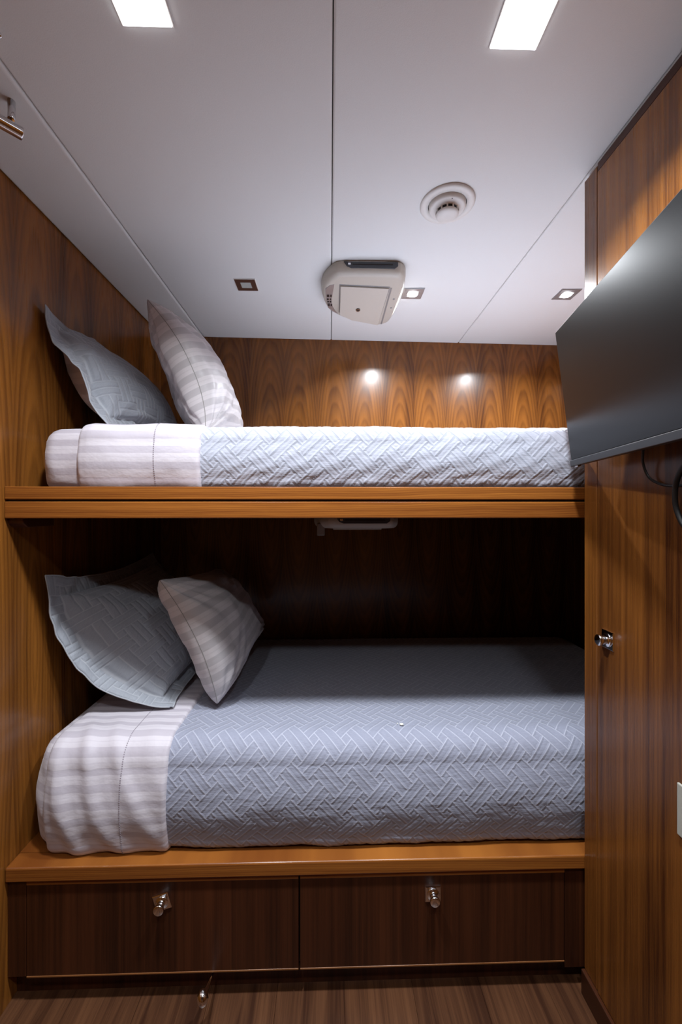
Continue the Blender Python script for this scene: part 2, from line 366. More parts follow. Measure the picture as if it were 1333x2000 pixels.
# ============================================================ LOWER BUNK BASE with drawers
lb = empty('lower_bunk', (0, 0, 0)); tag(lb, 'lower bunk base with teak front ledge and two dark wood drawers', 'bunk')
zt = ZC-.979
box('front_ledge', XL+.0005, XN-.001, D, D+.055, zt-.040, zt, M['teak_edge'], lb, bevel=.005, seg=4)
prism('bunk_deck', [(XL+.001, D+.055), (XR-.001, D+.055), (XN-.001, D+.055), (XN-.001, back_y(XN)-.001), (XL+.001, back_y(XL)-.001)], 'z', zt-.03, zt-.002, M['teak_edge'], lb)
yd = D+.010; za, zb = ZC-1.287, ZC-1.027
xs = [at(p, 1800, yd).x for p in (52, 583.5, 586.5, 1103)]
box('filler_panel', XL+.001, xs[0]-.002, yd+.001, yd+.02, za, zb, M['veneer_dark'], lb, bevel=.001)
box('filler_panel', xs[3]+.002, XN-.001, yd+.001, yd+.02, za-.02, zb+.002, M['veneer_dark'], lb, bevel=.001)
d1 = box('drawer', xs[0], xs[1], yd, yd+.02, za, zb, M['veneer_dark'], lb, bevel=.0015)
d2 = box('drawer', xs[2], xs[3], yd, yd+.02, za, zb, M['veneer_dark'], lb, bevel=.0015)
for d, a, b in ((d1, xs[0], xs[1]), (d2, xs[2], xs[3])):
    box('drawer_edging', a, b, yd-.0015, yd+.012, zb-.007, zb+.0025, M['teak_edge'], d, bevel=.001)
    box('drawer_edging', a, b, yd-.0012, yd+.012, za-.002, za+.0025, M['teak_deep'], d, bevel=.001)
k1 = at(317, 1761, yd); k2 = at(846, 1745, yd)
for d, kp, rot, off in ((d1, k1, math.radians(17), (0, 0)), (d2, k2, 0, (0, 0))):
    bm_obj('drawer_knob', knob_bm(frame_mat(kp+Vector((0, 0, 0)), Vector((1, 0, 0)), Vector((0, 0, 1)), Vector((0, -1, 0))), .044, rot, off), M['chrome'], d)
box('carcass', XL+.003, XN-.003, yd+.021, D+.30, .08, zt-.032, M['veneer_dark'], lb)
kb = bmesh.new()
abox(kb, XL+.001, XN-.001, 1.185, 1.20, 0.0, za+.03)
kb = bm_obj('kickboard', kb, M['veneer_dark'], lb)
for a, b in ((75, 420), (440, 745), (785, 1090)):
    A, B = at(a, 1900, 1.185).x, at(b, 1900, 1.185).x
    box('vent_slot', A, B, 1.1825, 1.1848, .052, .060, M['joint'], kb)
# chrome foot catch hanging below the left drawer
ct = bmesh.new()
c0 = at(418, 1898, 1.165); c1 = at(405, 1930, 1.10); c2 = at(396, 1950, 1.075)
atube(ct, [c0+Vector((0, .015, .006)), c0, (c0+c1)/2+Vector((0, .004, 0)), c1, c2], lambda t: .0034+.006*max(0, (t-.55)/.45)**1.3, n=12)
alathe(ct, [(0, -.013), (.006, -.011), (.0098, -.005), (.0105, 0), (.0095, .006), (.005, .012), (0, .014)], Matrix.Translation(c2) @ Matrix.Rotation(-.5, 4, 'X') @ Matrix.Rotation(-.3, 4, 'Y') @ Matrix.Scale(1.35, 4), 18)
tag(bm_obj('foot_catch', ct, M['chrome']), 'small chrome spoon shaped catch hanging under the left drawer above the floor', 'catch')
# ============================================================ NOISE for cloth
def vnoise(x, y, seed=0):
    xi = np.floor(x).astype(np.int64); yi = np.floor(y).astype(np.int64); fx = x-xi; fy = y-yi
    def h(a, b):
        n = (a*374761393 + b*668265263 + seed*982451653) & 0x7fffffff
        n = ((n ^ (n >> 13))*1274126177) & 0x7fffffff
        return ((n ^ (n >> 16)) & 0xffff)/65535.0
    sx = fx*fx*(3-2*fx); sy = fy*fy*(3-2*fy)
    return (h(xi, yi)*(1-sx)+h(xi+1, yi)*sx)*(1-sy)+(h(xi, yi+1)*(1-sx)+h(xi+1, yi+1)*sx)*sy-.5
def fbm(x, y, seed=0, o=3):
    s = 0; a = 1
    for i in range(o): s = s+a*vnoise(x*2**i, y*2**i, seed+i*7); a *= .5
    return s
def quilt_puff(a, b):
    k = .70710678/QW; u = (a+b)*k+400; v = (b-a)*k+400
    fu = u-np.floor(u); fv = v-np.floor(v); cu = np.floor(u/3); cv = np.floor(v/3); lu = u-3*cu; lv = v-3*cv
    odd = np.mod(cu+cv, 2) > .5; gu = lu > 2; gv = lv > 2
    e = lambda x: np.minimum(x, 1-x)
    def al(l, par): p = l-2+3*par; return np.minimum(p, 4-p)
    dh = np.minimum(e(fv), al(lu, ~odd)); dv = np.minimum(e(fu), al(lv, odd)); ds = np.minimum(e(fu), e(fv))
    hor = (~gv) & (gu | ~odd); dd = np.where(gu & gv, ds, np.where(hor, dh, dv))
    return 1-np.exp(-np.clip(dd, 0, 1)/.13)
def grid_mesh(name, P, UV, mats, parent=None, closed_v=False, tri_caps=None):
    """P (n,m,3) UV (n,m,2)"""
    n, m = P.shape[:2]
    idx = np.arange(n*m).reshape(n, m)
    q = np.stack([idx[:-1, :-1], idx[1:, :-1], idx[1:, 1:], idx[:-1, 1:]], -1).reshape(-1, 4)
    return mesh_np(name, P.reshape(-1, 3), q, UV.reshape(-1, 2), mats, parent)
def mesh_np(name, V, Q, UV, mats, parent=None, mi=None):
    me = bpy.data.meshes.new(name)
    me.vertices.add(len(V)); me.vertices.foreach_set('co', np.asarray(V, np.float32).ravel())
    me.loops.add(Q.size); me.loops.foreach_set('vertex_index', Q.ravel().astype(np.int32))
    me.polygons.add(len(Q)); me.polygons.foreach_set('loop_start', np.arange(0, Q.size, 4, dtype=np.int32))
    me.update(calc_edges=True)
    uvl = me.uv_layers.new(name='UVMap'); uvl.data.foreach_set('uv', np.asarray(UV, np.float32)[Q.ravel()].ravel())
    o = link(name, me, mats, parent, smooth=True)
    if mi is not None: me.polygons.foreach_set('material_index', mi)
    me.validate(); me.update()
    return o
# ============================================================ MATTRESSES and bedding
class Bed:
    """rounded mattress block: x0..x1, front y0, back y1, bottom z0, top z1"""
    def __init__(s, x0, x1, y0, y1, z0, z1, R, bulge, er):
        s.__dict__.update(locals())
    def inset(s, x):
        d = min(x-s.x0, s.x1-x)
        if d >= s.er: return 0
        d = max(d, 0); return s.er-math.sqrt(max(0, s.er**2-(s.er-d)**2))
    def profile(s, x, closed=False):
        e = s.inset(x); y0, y1, z0, z1 = s.y0+e, s.y1-e, s.z0+.35*e, s.z1-e*.75
        R = min(s.R, (z1-z0)*.48); r = min(.035, (z1-z0)*.3)
        pts = [(y1-.03, z1-.05), (y1-.04, z1-.01)] if not closed else []
        def arc(cy, cz, rad, a0, a1, n=10):
            return [(cy+rad*math.cos(a0+(a1-a0)*i/n), cz+rad*math.sin(a0+(a1-a0)*i/n)) for i in range(n+1)]
        if closed: pts += arc(y1-R, z1-R, R, 0, math.pi/2)
        pts += arc(y0+R, z1-R, R, math.pi/2, math.pi)
        h0, h1 = z0+r, z1-R
        for i in range(1, 8):
            t = i/8; pts.append((y0-s.bulge*math.sin(math.pi*t), h1+(h0-h1)*t))
        pts += arc(y0+r, z0+r, r, math.pi, 1.5*math.pi if closed else 1.42*math.pi)
        if closed: pts += arc(y1-r, z0+r, r, 1.5*math.pi, 2*math.pi); pts.append(pts[0])
        return np.array(pts)
    def resample(s, P, v):
        seg = np.hypot(*np.diff(P, axis=0).T); c = np.concatenate([[0], np.cumsum(seg)])
        return c[-1], np.stack([np.interp(v, c, P[:, 0]), np.interp(v, c, P[:, 1])], -1)
    def surface(s, xs, nv, closed=False):
        out = np.zeros((len(xs), nv, 3)); V = np.zeros((len(xs), nv)); mid = s.profile((s.x0+s.x1)/2, closed)
        Lm = np.hypot(*np.diff(mid, axis=0).T).sum()
        for i, x in enumerate(xs):
            P = s.profile(x, closed); L = np.hypot(*np.diff(P, axis=0).T).sum()
            _, q = s.resample(P, np.linspace(0, L, nv))
            out[i, :, 0] = x; out[i, :, 1:] = q; V[i] = np.linspace(0, Lm, nv)
        return out, V
def normals(P):
    du = np.gradient(P, axis=0); dv = np.gradient(P, axis=1); n = np.cross(dv, du)
    return n/np.maximum(1e-9, np.linalg.norm(n, axis=2, keepdims=True))
def mattress(bed, name, label, wr):
    er = bed.er; t = np.linspace(0, 1, 16); ends = er*(1-np.cos(t*math.pi/2))
    xs = np.concatenate([bed.x0+ends, np.linspace(bed.x0+er, bed.x1-er, 90)[1:-1], (bed.x1-ends)[::-1]])
    S, V = bed.surface(xs, 120, True)
    N = normals(S)
    # fitted-sheet creases near the head end
    X = S[:, :, 0]; Z = S[:, :, 2]
    head = np.clip(1-(X-bed.x0-.02)/.22, 0, 1)
    ph = (X-bed.x0)*1.0+(Z-bed.z0)*.55
    f = np.sin(ph*75+fbm(X*6, Z*6, 3)*5)*.5+.5
    S = S+N*(wr*head*f)[:, :, None]
    UV = np.stack([X, V], -1)
    n, m = S.shape[:2]
    Vv = S.reshape(-1, 3); idx = np.arange(n*m).reshape(n, m)
    q = np.stack([idx[:-1, :-1], idx[1:, :-1], idx[1:, 1:], idx[:-1, 1:]], -1).reshape(-1, 4)
    # end caps: shrink to centre
    caps = []; extra = []; uvx = []; base = n*m
    for row, sgn in ((0, 1), (n-1, -1)):
        ring = idx[row]; c = S[row].mean(axis=0); prev = ring
        for k in (.6, .2, .02):
            pts = c+(S[row]-c)*k; pts[:, 0] -= sgn*.006*(1-k)
            ids = base+len(extra)+np.arange(m); extra.extend(pts); uvx.extend(np.stack([pts[:, 1], pts[:, 2]+bed.z0*0], -1))
            a = np.stack([prev[:-1], prev[1:], ids[1:], ids[:-1]], -1)
            caps.append(a if sgn > 0 else a[:, ::-1]); prev = ids
    Vv = np.concatenate([Vv, np.array(extra)]); UVa = np.concatenate([UV.reshape(-1, 2), np.array(uvx)])
    Q = np.concatenate([q]+caps)
    o = mesh_np(name, Vv, Q, UVa, M['stripe'])
    return tag(o, label, 'mattress')
def edge_lift(X, a, b, h, w=.010):
    d = np.minimum(X-a, b-X); return h*np.sqrt(np.clip(1-(1-np.clip(d/w, 0, 1))**2, 0, 1))
def cloth(bed, name, xa, xb, step, lift, mat, wfun, puff=0, slant=0, vend=1.0):
    nx = int((xb-xa)/step)+1
    xs = np.concatenate([[xa], np.linspace(xa+.0012, xb-.0012, nx), [xb]])
    mid = bed.profile((bed.x0+bed.x1)/2); Lm = np.hypot(*np.diff(mid, axis=0).T).sum()
    nv = int(Lm/step)
    S, V = bed.surface(np.clip(xs, bed.x0+.001, bed.x1-.001), nv)
    N = normals(S); X = S[:, :, 0].copy(); Z = S[:, :, 2]
    off = edge_lift(X, xa, xb, lift)+.0015
    if puff:
        off = off+puff*quilt_puff(X, V)
    off = off+wfun(X, V, Z)*np.clip((X-xa)/(.14 if puff else .03), 0, 1)
    S = S+N*np.maximum(off, .001)[:, :, None]
    # slightly slanting / wavering edge
    w = np.clip(1-(X-xa)/.35, 0, 1)
    S[:, :, 0] += w*(slant*(V/Lm-.5)+.006*fbm(V*5, X*0, 11))
    # bottom hem waver
    hb = np.clip((V/Lm-.93)/.07, 0, 1)
    S[:, :, 2] += hb*(.006*fbm(X*14, V*0, 5)+.004)
    S[:, :, 2] = np.maximum(S[:, :, 2], bed.z0+.0005)
    CL[name+str(round(bed.z0, 2))] = S
    return mesh_np(name, S.reshape(-1, 3), _q(S), np.stack([X, V], -1).reshape(-1, 2), mat)
def _q(S):
    n, m = S.shape[:2]; idx = np.arange(n*m).reshape(n, m)
    return np.stack([idx[:-1, :-1], idx[1:, :-1], idx[1:, 1:], idx[:-1, 1:]], -1).reshape(-1, 4)
CL = {}
def hem(bed, name, x, parent, lift):
    """row of hemstitch dots along the folded sheet"""
    S = CL['folded_sheet'+str(round(bed.z0, 2))]; i = int(np.argmin(np.abs(S[:, 5, 0]-x))); N = -normals(S); bm = bmesh.new()
    if N[i, S.shape[1]//2, 2] < 0: N = -N
    seg = np.linalg.norm(np.diff(S[i], axis=0), axis=1); c = np.concatenate([[0], np.cumsum(seg)])
    t = np.arange(.08, c[-1]-.01, .0058)
    P = np.stack([np.interp(t, c, S[i, :, k]) for k in range(3)], -1); NN_ = np.stack([np.interp(t, c, N[i, :, k]) for k in range(3)], -1); TT = np.gradient(P, axis=0)
    for p, nv_, tv_ in zip(P, NN_, TT):
        nn = Vector(nv_).normalized(); t_ = Vector(tv_).normalized(); c_ = Vector(p)+nn*lift; sd_ = t_.cross(nn)
        vs = [bm.verts.new(c_+sd_*.0015*sa+t_*.0014*sb) for sa, sb in ((-1, -1), (1, -1), (1, 1), (-1, 1))]
        vd = [bm.verts.new(v.co-nn*.002) for v in vs]
        bm.faces.new(vs)
        for k in range(4): bm.faces.new((vs[k], vs[(k+1) % 4], vd[(k+1) % 4], vd[k]))
    o = bm_obj(name, bm, plain('hem_thread', (.30, .27, .31), .8), parent); o['kind'] = 'stuff'
    return o
# --- upper bed
UB = Bed(-.835, 1.27, 1.195, 2.16, ZC+.053, ZC+.238, .045, .008, .05)
mattress(UB, 'mattress', 'upper bunk mattress in a white striped fitted sheet, end showing at left', .0025)
def wr_upper_sheet(X, V, Z):
    front = np.clip((V-.85)/.1, 0, 1)
    return front*(.0035*np.sin((X*1.0-V*.7)*26+fbm(X*5, V*5, 2)*4)*.5+.0035*fbm(X*10, V*7, 9)+.0018)+.001
us_sheet = cloth(UB, 'folded_sheet', -.724, -.370, .005, .012, M['stripe'], wr_upper_sheet, slant=.012)
tag(us_sheet, 'white striped sheet folded back over the head of the upper bunk mattress', 'sheet')
hem(UB, 'hemstitch', -.505, us_sheet, .0008)
def wr_upper_quilt(X, V, Z):
    front = np.clip((V-.85)/.1, 0, 1)
    return .004*fbm(X*5, V*4, 21)+front*(.003*fbm(X*9, V*14, 8)+.0008*np.sin((X+V*2.2)*60+6*fbm(X*4, V*4, 4)))+.003
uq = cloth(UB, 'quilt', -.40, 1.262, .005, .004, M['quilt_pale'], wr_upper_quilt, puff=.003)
tag(uq, 'pale blue grey herringbone quilt spread on the upper bunk', 'quilt')
# --- lower bed
LBD = Bed(-.862, 1.27, 1.188, 2.165, zt+.001, ZC-.675, .060, .018, .085)
mattress(LBD, 'mattress', 'lower bunk mattress in a white striped fitted sheet, bulging at left', .005)
def wr_lower_sheet(X, V, Z):
    front = np.clip((V-.80)/.18, 0, 1)
    ph = (X*1.0-(V-.9)*.42)
    fold = np.sin(ph*58+fbm(X*4, V*3, 2)*3.2)
    return front*(.011*(fold*.5+.5)**1.5*np.clip(1.15-(X+.8)/.38, .2, 1)+.004*fbm(X*12, V*10, 9))+.0025+.0025*fbm(X*7, V*7, 19)
ls = cloth(LBD, 'folded_sheet', -.80, -.46, .005, .013, M['stripe'], wr_lower_sheet, slant=.0)
tag(ls, 'wrinkled white striped sheet folded back over the head of the lower bunk mattress', 'sheet')
hem(LBD, 'hemstitch', -.585, ls, .0008)
def wr_lower_quilt(X, V, Z):
    front = np.clip((V-.86)/.12, 0, 1)
    puck = .0018*fbm(X*14, V*34, 8)+.007*fbm(X*6, V*5, 31)
    return .003*fbm(X*3, V*3, 21)+front*puck+.005
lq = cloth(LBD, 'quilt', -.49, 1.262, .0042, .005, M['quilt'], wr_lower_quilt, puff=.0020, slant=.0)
tag(lq, 'blue grey herringbone quilt covering the lower bunk and its front side', 'quilt')
fp = at(785, 1416, 1.30); bm = bmesh.new(); fz = ZC-.675+.016
fy = (fz-ZC)/((995-1416)/F)*.999; fx = at(785, 1416, fy).x
alathe(bm, [(0, -.002), (.006, -.001), (.0068, .001), (.003, .003), (0, .003)], Matrix.Translation((fx, fy, fz)) @ Matrix.Diagonal((1.0, .8, 1, 1)), 9)
alathe(bm, [(0, -.002), (.002, 0), (0, .002)], Matrix.Translation((fx-.012, fy+.006, fz)), 6)
tag(bm_obj('fluff', bm, M['fluff']), 'tiny white bit of fluff lying on the lower quilt', 'lint')
# ============================================================ PILLOWS
def pillow(name, label, A, B, C, D_, T, mats, group=None, flange=0.0, offs=None, seed=0, n=90, wr=.006, puff=0, zmin=None, xmin=None, uvrot=False, uv45=False, fwave=.009, pinch=.035, q=.52, asym=(1, 1)):
    A, B, C, D_ = [np.array(p, float) for p in (A, B, C, D_)]
    s = (1-np.cos(np.linspace(0, math.pi, n)))/2 if not flange else np.linspace(0, 1, n)
    S, Tt = np.meshgrid(s, s, indexing='ij')       # S: A->B,  Tt: A->D
    S3, T3 = S[..., None], Tt[..., None]
    P = (A*(1-S3)+B*S3)*(1-T3)+(D_*(1-S3)+C*S3)*T3
    cen = (A+B+C+D_)/4
    # sides pulled in between the corners
    eu = (B-A+C-D_)/2; ev = (D_-A+C-B)/2; nrm = np.cross(eu, ev); nrm /= np.linalg.norm(nrm)
    P += ev*(pinch*4*S3*(1-S3)*(1-2*T3)) + eu*(pinch*4*T3*(1-T3)*(1-2*S3))
    offs = offs or {}
    for k, v in offs.items():
        v = np.array(v, float)
        if k == 'AB': P += v*(4*S3*(1-S3))*(1-T3)**2
        if k == 'DC': P += v*(4*S3*(1-S3))*T3**2
        if k == 'AD': P += v*(4*T3*(1-T3))*(1-S3)**2
        if k == 'BC': P += v*(4*T3*(1-T3))*S3**2
    fs = flange/np.linalg.norm(eu); ft = flange/np.linalg.norm(ev)
    a = np.clip(np.abs(2*(S-.5)/(1-2*fs)), 0, 1); b = np.clip(np.abs(2*(Tt-.5)/(1-2*ft)), 0, 1)
    H = T/2*np.clip((1-a**2.3)*(1-b**2.3), 0, 1)**q
    L1, L2 = np.linalg.norm(eu), np.linalg.norm(ev)
    U, W = S*L1, Tt*L2
    edge = np.clip(4*np.minimum(np.minimum(S, 1-S), np.minimum(Tt, 1-Tt)), 0, 1)
    # creases fanning from the corners
    def cre(sd):
        r = 0
        for cs, ctt in ((0, 0), (1, 0), (0, 1), (1, 1)):
            ang = np.arctan2(Tt-ctt, S-cs); rad = np.hypot(S-cs, Tt-ctt)
            r = r+np.sin(ang*17+fbm(U*6, W*6, sd)*5)*np.exp(-rad*4.0)
        return r
    flm = ((a >= 1) | (b >= 1)).astype(float)
    wave = fwave*fbm(U*9+W*9, U*0+1.3, seed+5)*np.clip((np.maximum(a, b)-.8)/.2, 0, 1)*(1 if flange else .25)
    out = []
    for sg in (1, -1):
        w = wr*(fbm(U*7, W*7, seed+(3 if sg > 0 else 8), 4)+.55*cre(seed+sg))*np.clip(H/(T*.25), 0, 1)
        pf = puff*quilt_puff(*(((U-W)*.70711, (U+W)*.70711) if uv45 else (U, W)))*(H > .002) if puff else 0
        X = P+nrm*(sg*(H*(asym[0] if sg > 0 else asym[1])+.0015+w*.9+pf)+wave)[..., None]
        out.append(X)
    # join rims
    for X in out:
        if zmin is not None:
            z = X[..., 2]; k = .02; d = z-zmin; X[..., 2] = zmin+np.where(d > k, d, k*np.exp(np.clip((d-k)/k, -20, 0)))
        if xmin is not None:
            z = X[..., 0]; k = .02; d = z-xmin; X[..., 0] = xmin+np.where(d > k, d, k*np.exp(np.clip((d-k)/k, -20, 0)))
    rim = (out[0]+out[1])/2
    m = np.zeros((n, n), bool); m[0] = m[-1] = True; m[:, 0] = m[:, -1] = True
    for X in out: X[m] = rim[m]
    V = np.concatenate([out[0].reshape(-1, 3), out[1].reshape(-1, 3)])
    q0 = _q(out[0]); q1 = _q(out[1])[:, ::-1]+n*n
    # weld rims: map second sheet's border onto first
    idx = np.arange(2*n*n); fl = m.ravel(); idx[n*n:][fl] = np.arange(n*n)[fl]
    Q = idx[np.concatenate([q0, q1])]
    if uv45: U, W = (U-W)*.70711, (U+W)*.70711
    UV = np.stack([W, U] if uvrot else [U, W], -1).reshape(-1, 2); UV = np.concatenate([UV, UV])
    mi = np.concatenate([np.zeros(len(q0), np.int32), np.ones(len(q1), np.int32)])
    o = mesh_np(name, V, Q, UV, mats, mi=mi)
    tag(o, label, 'pillow', 'pillows on the two bunks')
    return o, rim
def rim_tube(name, rim, edge, r, mat, parent):
    n = rim.shape[0]
    path = {'AB': rim[:, 0], 'AD': rim[0, :], 'BC': rim[-1, :], 'DC': rim[:, -1]}
    bm = bmesh.new()
    for e in edge: atube(bm, [Vector(p) for p in path[e][::3]], r, n=6, smooth=False)
    return bm_obj(name, bm, mat, parent)
zU = UB.z1+.016; zL = LBD.z1+.018
def at3(px, py, y): return tuple(at(px, py, y))
# upper bunk, grey quilted sham on the left wall
A = at3(84, 597, 1.275); B = at3(212, 838, 1.275)
o, rim = pillow('pillow', 'grey quilted pillow with a wavy flange leaning on the left wall, upper bunk', A, B, (B[0]+.03, 1.93, zU+.01), (A[0]+.005, 1.92, A[2]-.04), .19,
       [M['sham'], M['stripe_pillow']], flange=.045, offs={'AB': (-.02, -.02, -.0)}, seed=3, wr=.010, puff=.0009, n=150, uv45=True, fwave=.035, zmin=zU-.004, xmin=XL+.006)
rim_tube('flange_binding', rim, ('AB', 'AD', 'DC', 'BC'), .0022, M['sham'], o)
# upper bunk, striped white pillow
A = at3(289, 585, 1.36); B = at3(402, 842, 1.36)
o, rim = pillow('pillow', 'white striped pillow standing on edge with pointed corner up, upper bunk', A, B, (B[0]-.02, 1.96, zU+.01), (A[0]-.03, 1.93, A[2]-.03), .22,
       [M['stripe_pillow'], M['stripe_pillow']], offs={'AB': (.05, -.03, .0)}, seed=11, wr=.027, q=.42, uvrot=True, zmin=zU-.002, pinch=.05)
rim_tube('seam', rim, ('AB',), .0012, M['grey_plastic'], o)
# lower bunk, grey quilted sham
A = at3(86, 1126, 1.25); B = at3(338, 1382, 1.36)
o, rim = pillow('pillow', 'grey quilted pillow leaning on the left wall, lower bunk', A, B, (-.50, 1.93, zL+.02), at3(300, 1078, 1.86), .20,
       [M['sham'], M['sham']], flange=.045, offs={'AB': (-.085, -.02, -.095), 'AD': (.0, 0, -.02)}, seed=23, wr=.009, puff=.0009, n=150, uv45=True, fwave=.024, zmin=zL-.004, xmin=XL+.006, asym=(1.1, .5))
rim_tube('flange_binding', rim, ('AB', 'AD', 'DC', 'BC'), .0022, M['sham'], o)
# lower bunk, striped pillow
A = at3(313, 1133, 1.30); B = at3(425, 1374, 1.36)
o, rim = pillow('pillow', 'white striped pillow propped on the grey pillow, lower bunk', A, B, at3(512, 1226, 1.90), at3(420, 1112, 1.82), .22,
       [M['stripe_pillow'], M['stripe_pillow']], offs={'AB': (.035, -.035, .0)}, seed=31, wr=.027, q=.42, uvrot=True, zmin=zL-.002, pinch=.03)
rim_tube('seam', rim, ('AB',), .0012, M['grey_plastic'], o)
# ============================================================ TELEVISION on the wardrobe
hx = Vector((-.173, -1, 0)).normalized(); nn = Vector((-1, .173, 0)).normalized(); tl = math.radians(6.7)
upv = Vector((0, 0, 1))*math.cos(tl)+nn*math.sin(tl); NN = nn*math.cos(tl)-Vector((0, 0, 1))*math.sin(tl)
tv = empty('television'); tag(tv, 'black flat screen television angled out from the right wall', 'television')
tv.matrix_world = frame_mat(at(1116, 912, 1.10), hx, -NN, upv)
TW, THh = .62, .372
def lbox(name, *a, m, p, bevel=0, seg=2): return box(name, *a, m, p, bevel, seg)
lbox('housing', 0, TW, .004, .016, 0, THh, m=M['bezel'], p=tv, bevel=.0015)
lbox('screen', .004, TW-.004, .0015, .0045, .019, THh-.004, m=M['screen'], p=tv)
lbox('bottom_bezel', 0, TW, -.001, .010, 0, .0175, m=M['bezel'], p=tv, bevel=.002, seg=3)
bm = bmesh.new(); v = abox(bm, .055, TW-.055, .015, .042, .004, .24)
for q in v:
    if q.co.y > .03: q.co.x += .03 if q.co.x < .2 else -.03; q.co.z += .02 if q.co.z < .1 else -.04
bm_obj('rear_cover', bm, M['black'], tv, bevel=.004)
lbox('sensor', .018, .036, .002, .012, -.0035, .001, m=M['chrome'], p=tv, bevel=.001)
arm = bmesh.new(); abox(arm, TW/2-.05, TW/2+.05, .042, .050, .05, .16)
bm_obj('mount_plate', arm, M['black'], tv, bevel=.002)
tvc = tv.matrix_world @ Vector((TW/2, .05, .105))
arm = bmesh.new(); atube(arm, [tv.matrix_world.inverted() @ tvc, tv.matrix_world.inverted() @ Vector((XR-.012, tvc.y+.01, tvc.z+.01))], .014, n=14, smooth=False)
bm_obj('mount_arm', arm, M['black'], tv)
W2L = tv.matrix_world.inverted()
bm = bmesh.new(); abox(bm, XR-.014, XR-.0025, tvc.y-.05, tvc.y+.05, tvc.z-.06, tvc.z+.07)
for q in bm.verts: q.co = W2L @ q.co
bm_obj('wall_plate', bm, M['black'], tv, bevel=.002)
# cables
def onwall(px, py, gap=.012):
    r = (px-666.5)/F; dx = math.sin(TH)+r*math.cos(TH); dy = math.cos(TH)-r*math.sin(TH); y = (XR-gap)/dx*dy
    return at(px, py, y)
bm = bmesh.new(); atube(bm, [onwall(1262, 820, .030), onwall(1257, 880, .028), onwall(1257, 905, .02), onwall(1268, 932, .012), onwall(1292, 946, .007), onwall(1318, 949, .006), onwall(1350, 944, .006), onwall(1372, 938, .006)], .0028, n=8)
tag(bm_obj('power_cable', bm, M['rubber']), 'thin black cable looping below the television on the wardrobe door', 'cable')
bm = bmesh.new(); atube(bm, [onwall(1400, 860, .05), onwall(1350, 895, .03), onwall(1326, 930, .022), onwall(1319, 965, .019), onwall(1324, 1000, .014), onwall(1345, 1035, .012), onwall(1400, 1060, .012), onwall(1450, 1040, .015)], .0052, n=10)
tag(bm_obj('power_cable', bm, M['rubber']), 'thick black cable bundle hanging at the right edge below the television', 'cable')
# pale plate at the right edge of the frame
p0 = onwall(1327, 1527, .003); p1 = onwall(1327, 1628, .003)
tag(box('wall_plate', XR-.008, XR-.0025, p0.y-.08, p0.y, p1.z, p0.z, M['pale'], None, bevel=.002), 'pale grey plate on the wardrobe door, cut by the right edge', 'plate')
# ============================================================ LAMPS in the ceiling
def lamp_light(parent, loc, size, power, spread, shape='SQUARE'):
    l = bpy.data.lights.new('lamp_light', 'AREA'); l.shape = shape; l.size = size[0]
    if shape == 'RECTANGLE': l.size_y = size[1]
    l.energy = power; l.color = LAMP; l.spread = spread
    o = bpy.data.objects.new('lamp_light', l); COL.objects.link(o); o.parent = parent; o.location = loc
    return o
def big_light(x, y, power, label, sy=.095):
    z = ceil_z(x); t = empty('ceiling_light', (x, y, z)); tag(t, label, 'ceiling light', 'square ceiling lights')
    bm = bmesh.new(); h, k = .046, sy/2
    abox(bm, -h-.003, h+.003, -k-.003, k+.003, -.003, .001)
    bm_obj('frame', bm, M['white_plastic'], t, bevel=.001)
    box('lens', -h, h, -k, k, -.006, -.0025, M['lens'], t, bevel=.001)
    lamp_light(t, (0, 0, -.0075), (.06, sy*.7), power, math.radians(128), 'RECTANGLE')
    return t
big_light(-.345, .715, P_FRONT, 'bright white square ceiling light at the top left above the bunks', .14)
big_light(.368, .745, P_FRONT, 'bright white square ceiling light at the top right above the bunks', .14)
big_light(-.345, -.10, P_REAR, 'square ceiling light behind the viewer, left', .14)
big_light(.368, -.10, P_REAR, 'square ceiling light behind the viewer, right', .14)
def ring_bm(o, i, z0, z1):
    bm = bmesh.new()
    for x0, x1, y0, y1 in ((-o, o, -o, -i), (-o, o, i, o), (-o, -i, -i, i), (i, o, -i, i)): abox(bm, x0, x1, y0, y1, z0, z1)
    return bm
def small_light(x, y, on, label, frame, size=.044):
    z = ceil_z(x); t = empty('recessed_light', (x, y, z)); tag(t, label, 'recessed light', 'recessed lights over the bunk')
    box('rim', -size, size, -size, size, -.0025, .001, M['white_plastic'] if not on else frame, t, bevel=.0008)
    bm_obj('frame', ring_bm(size-.003, .021, -.0045, -.002), frame, t, bevel=.0006)
    if on:
        bm = bmesh.new(); alathe(bm, [(0, -.009), (.012, -.0085), (.021, -.006), (.0235, -.0025)], n=24)
        bm_obj('lamp_face', bm, M['lens_small'], t)
        lamp_light(t, (0, 0, -.011), (.03, .03), P_SMALL, math.radians(150), 'DISK')
    else:
        box('lamp_face', -.0215, .0215, -.0215, .0215, -.0035, -.002, M['frost'], t, bevel=.0006)
    return t
small_light(-.342, 1.683, False, 'unlit square recessed light with a dark brown frame', M['bronze'])
small_light(.356, 1.755, True, 'lit recessed light beside the ceiling monitor', M['silver'])
small_light(1.035, 1.765, True, 'lit recessed light by the television corner above the bunk', M['silver'])
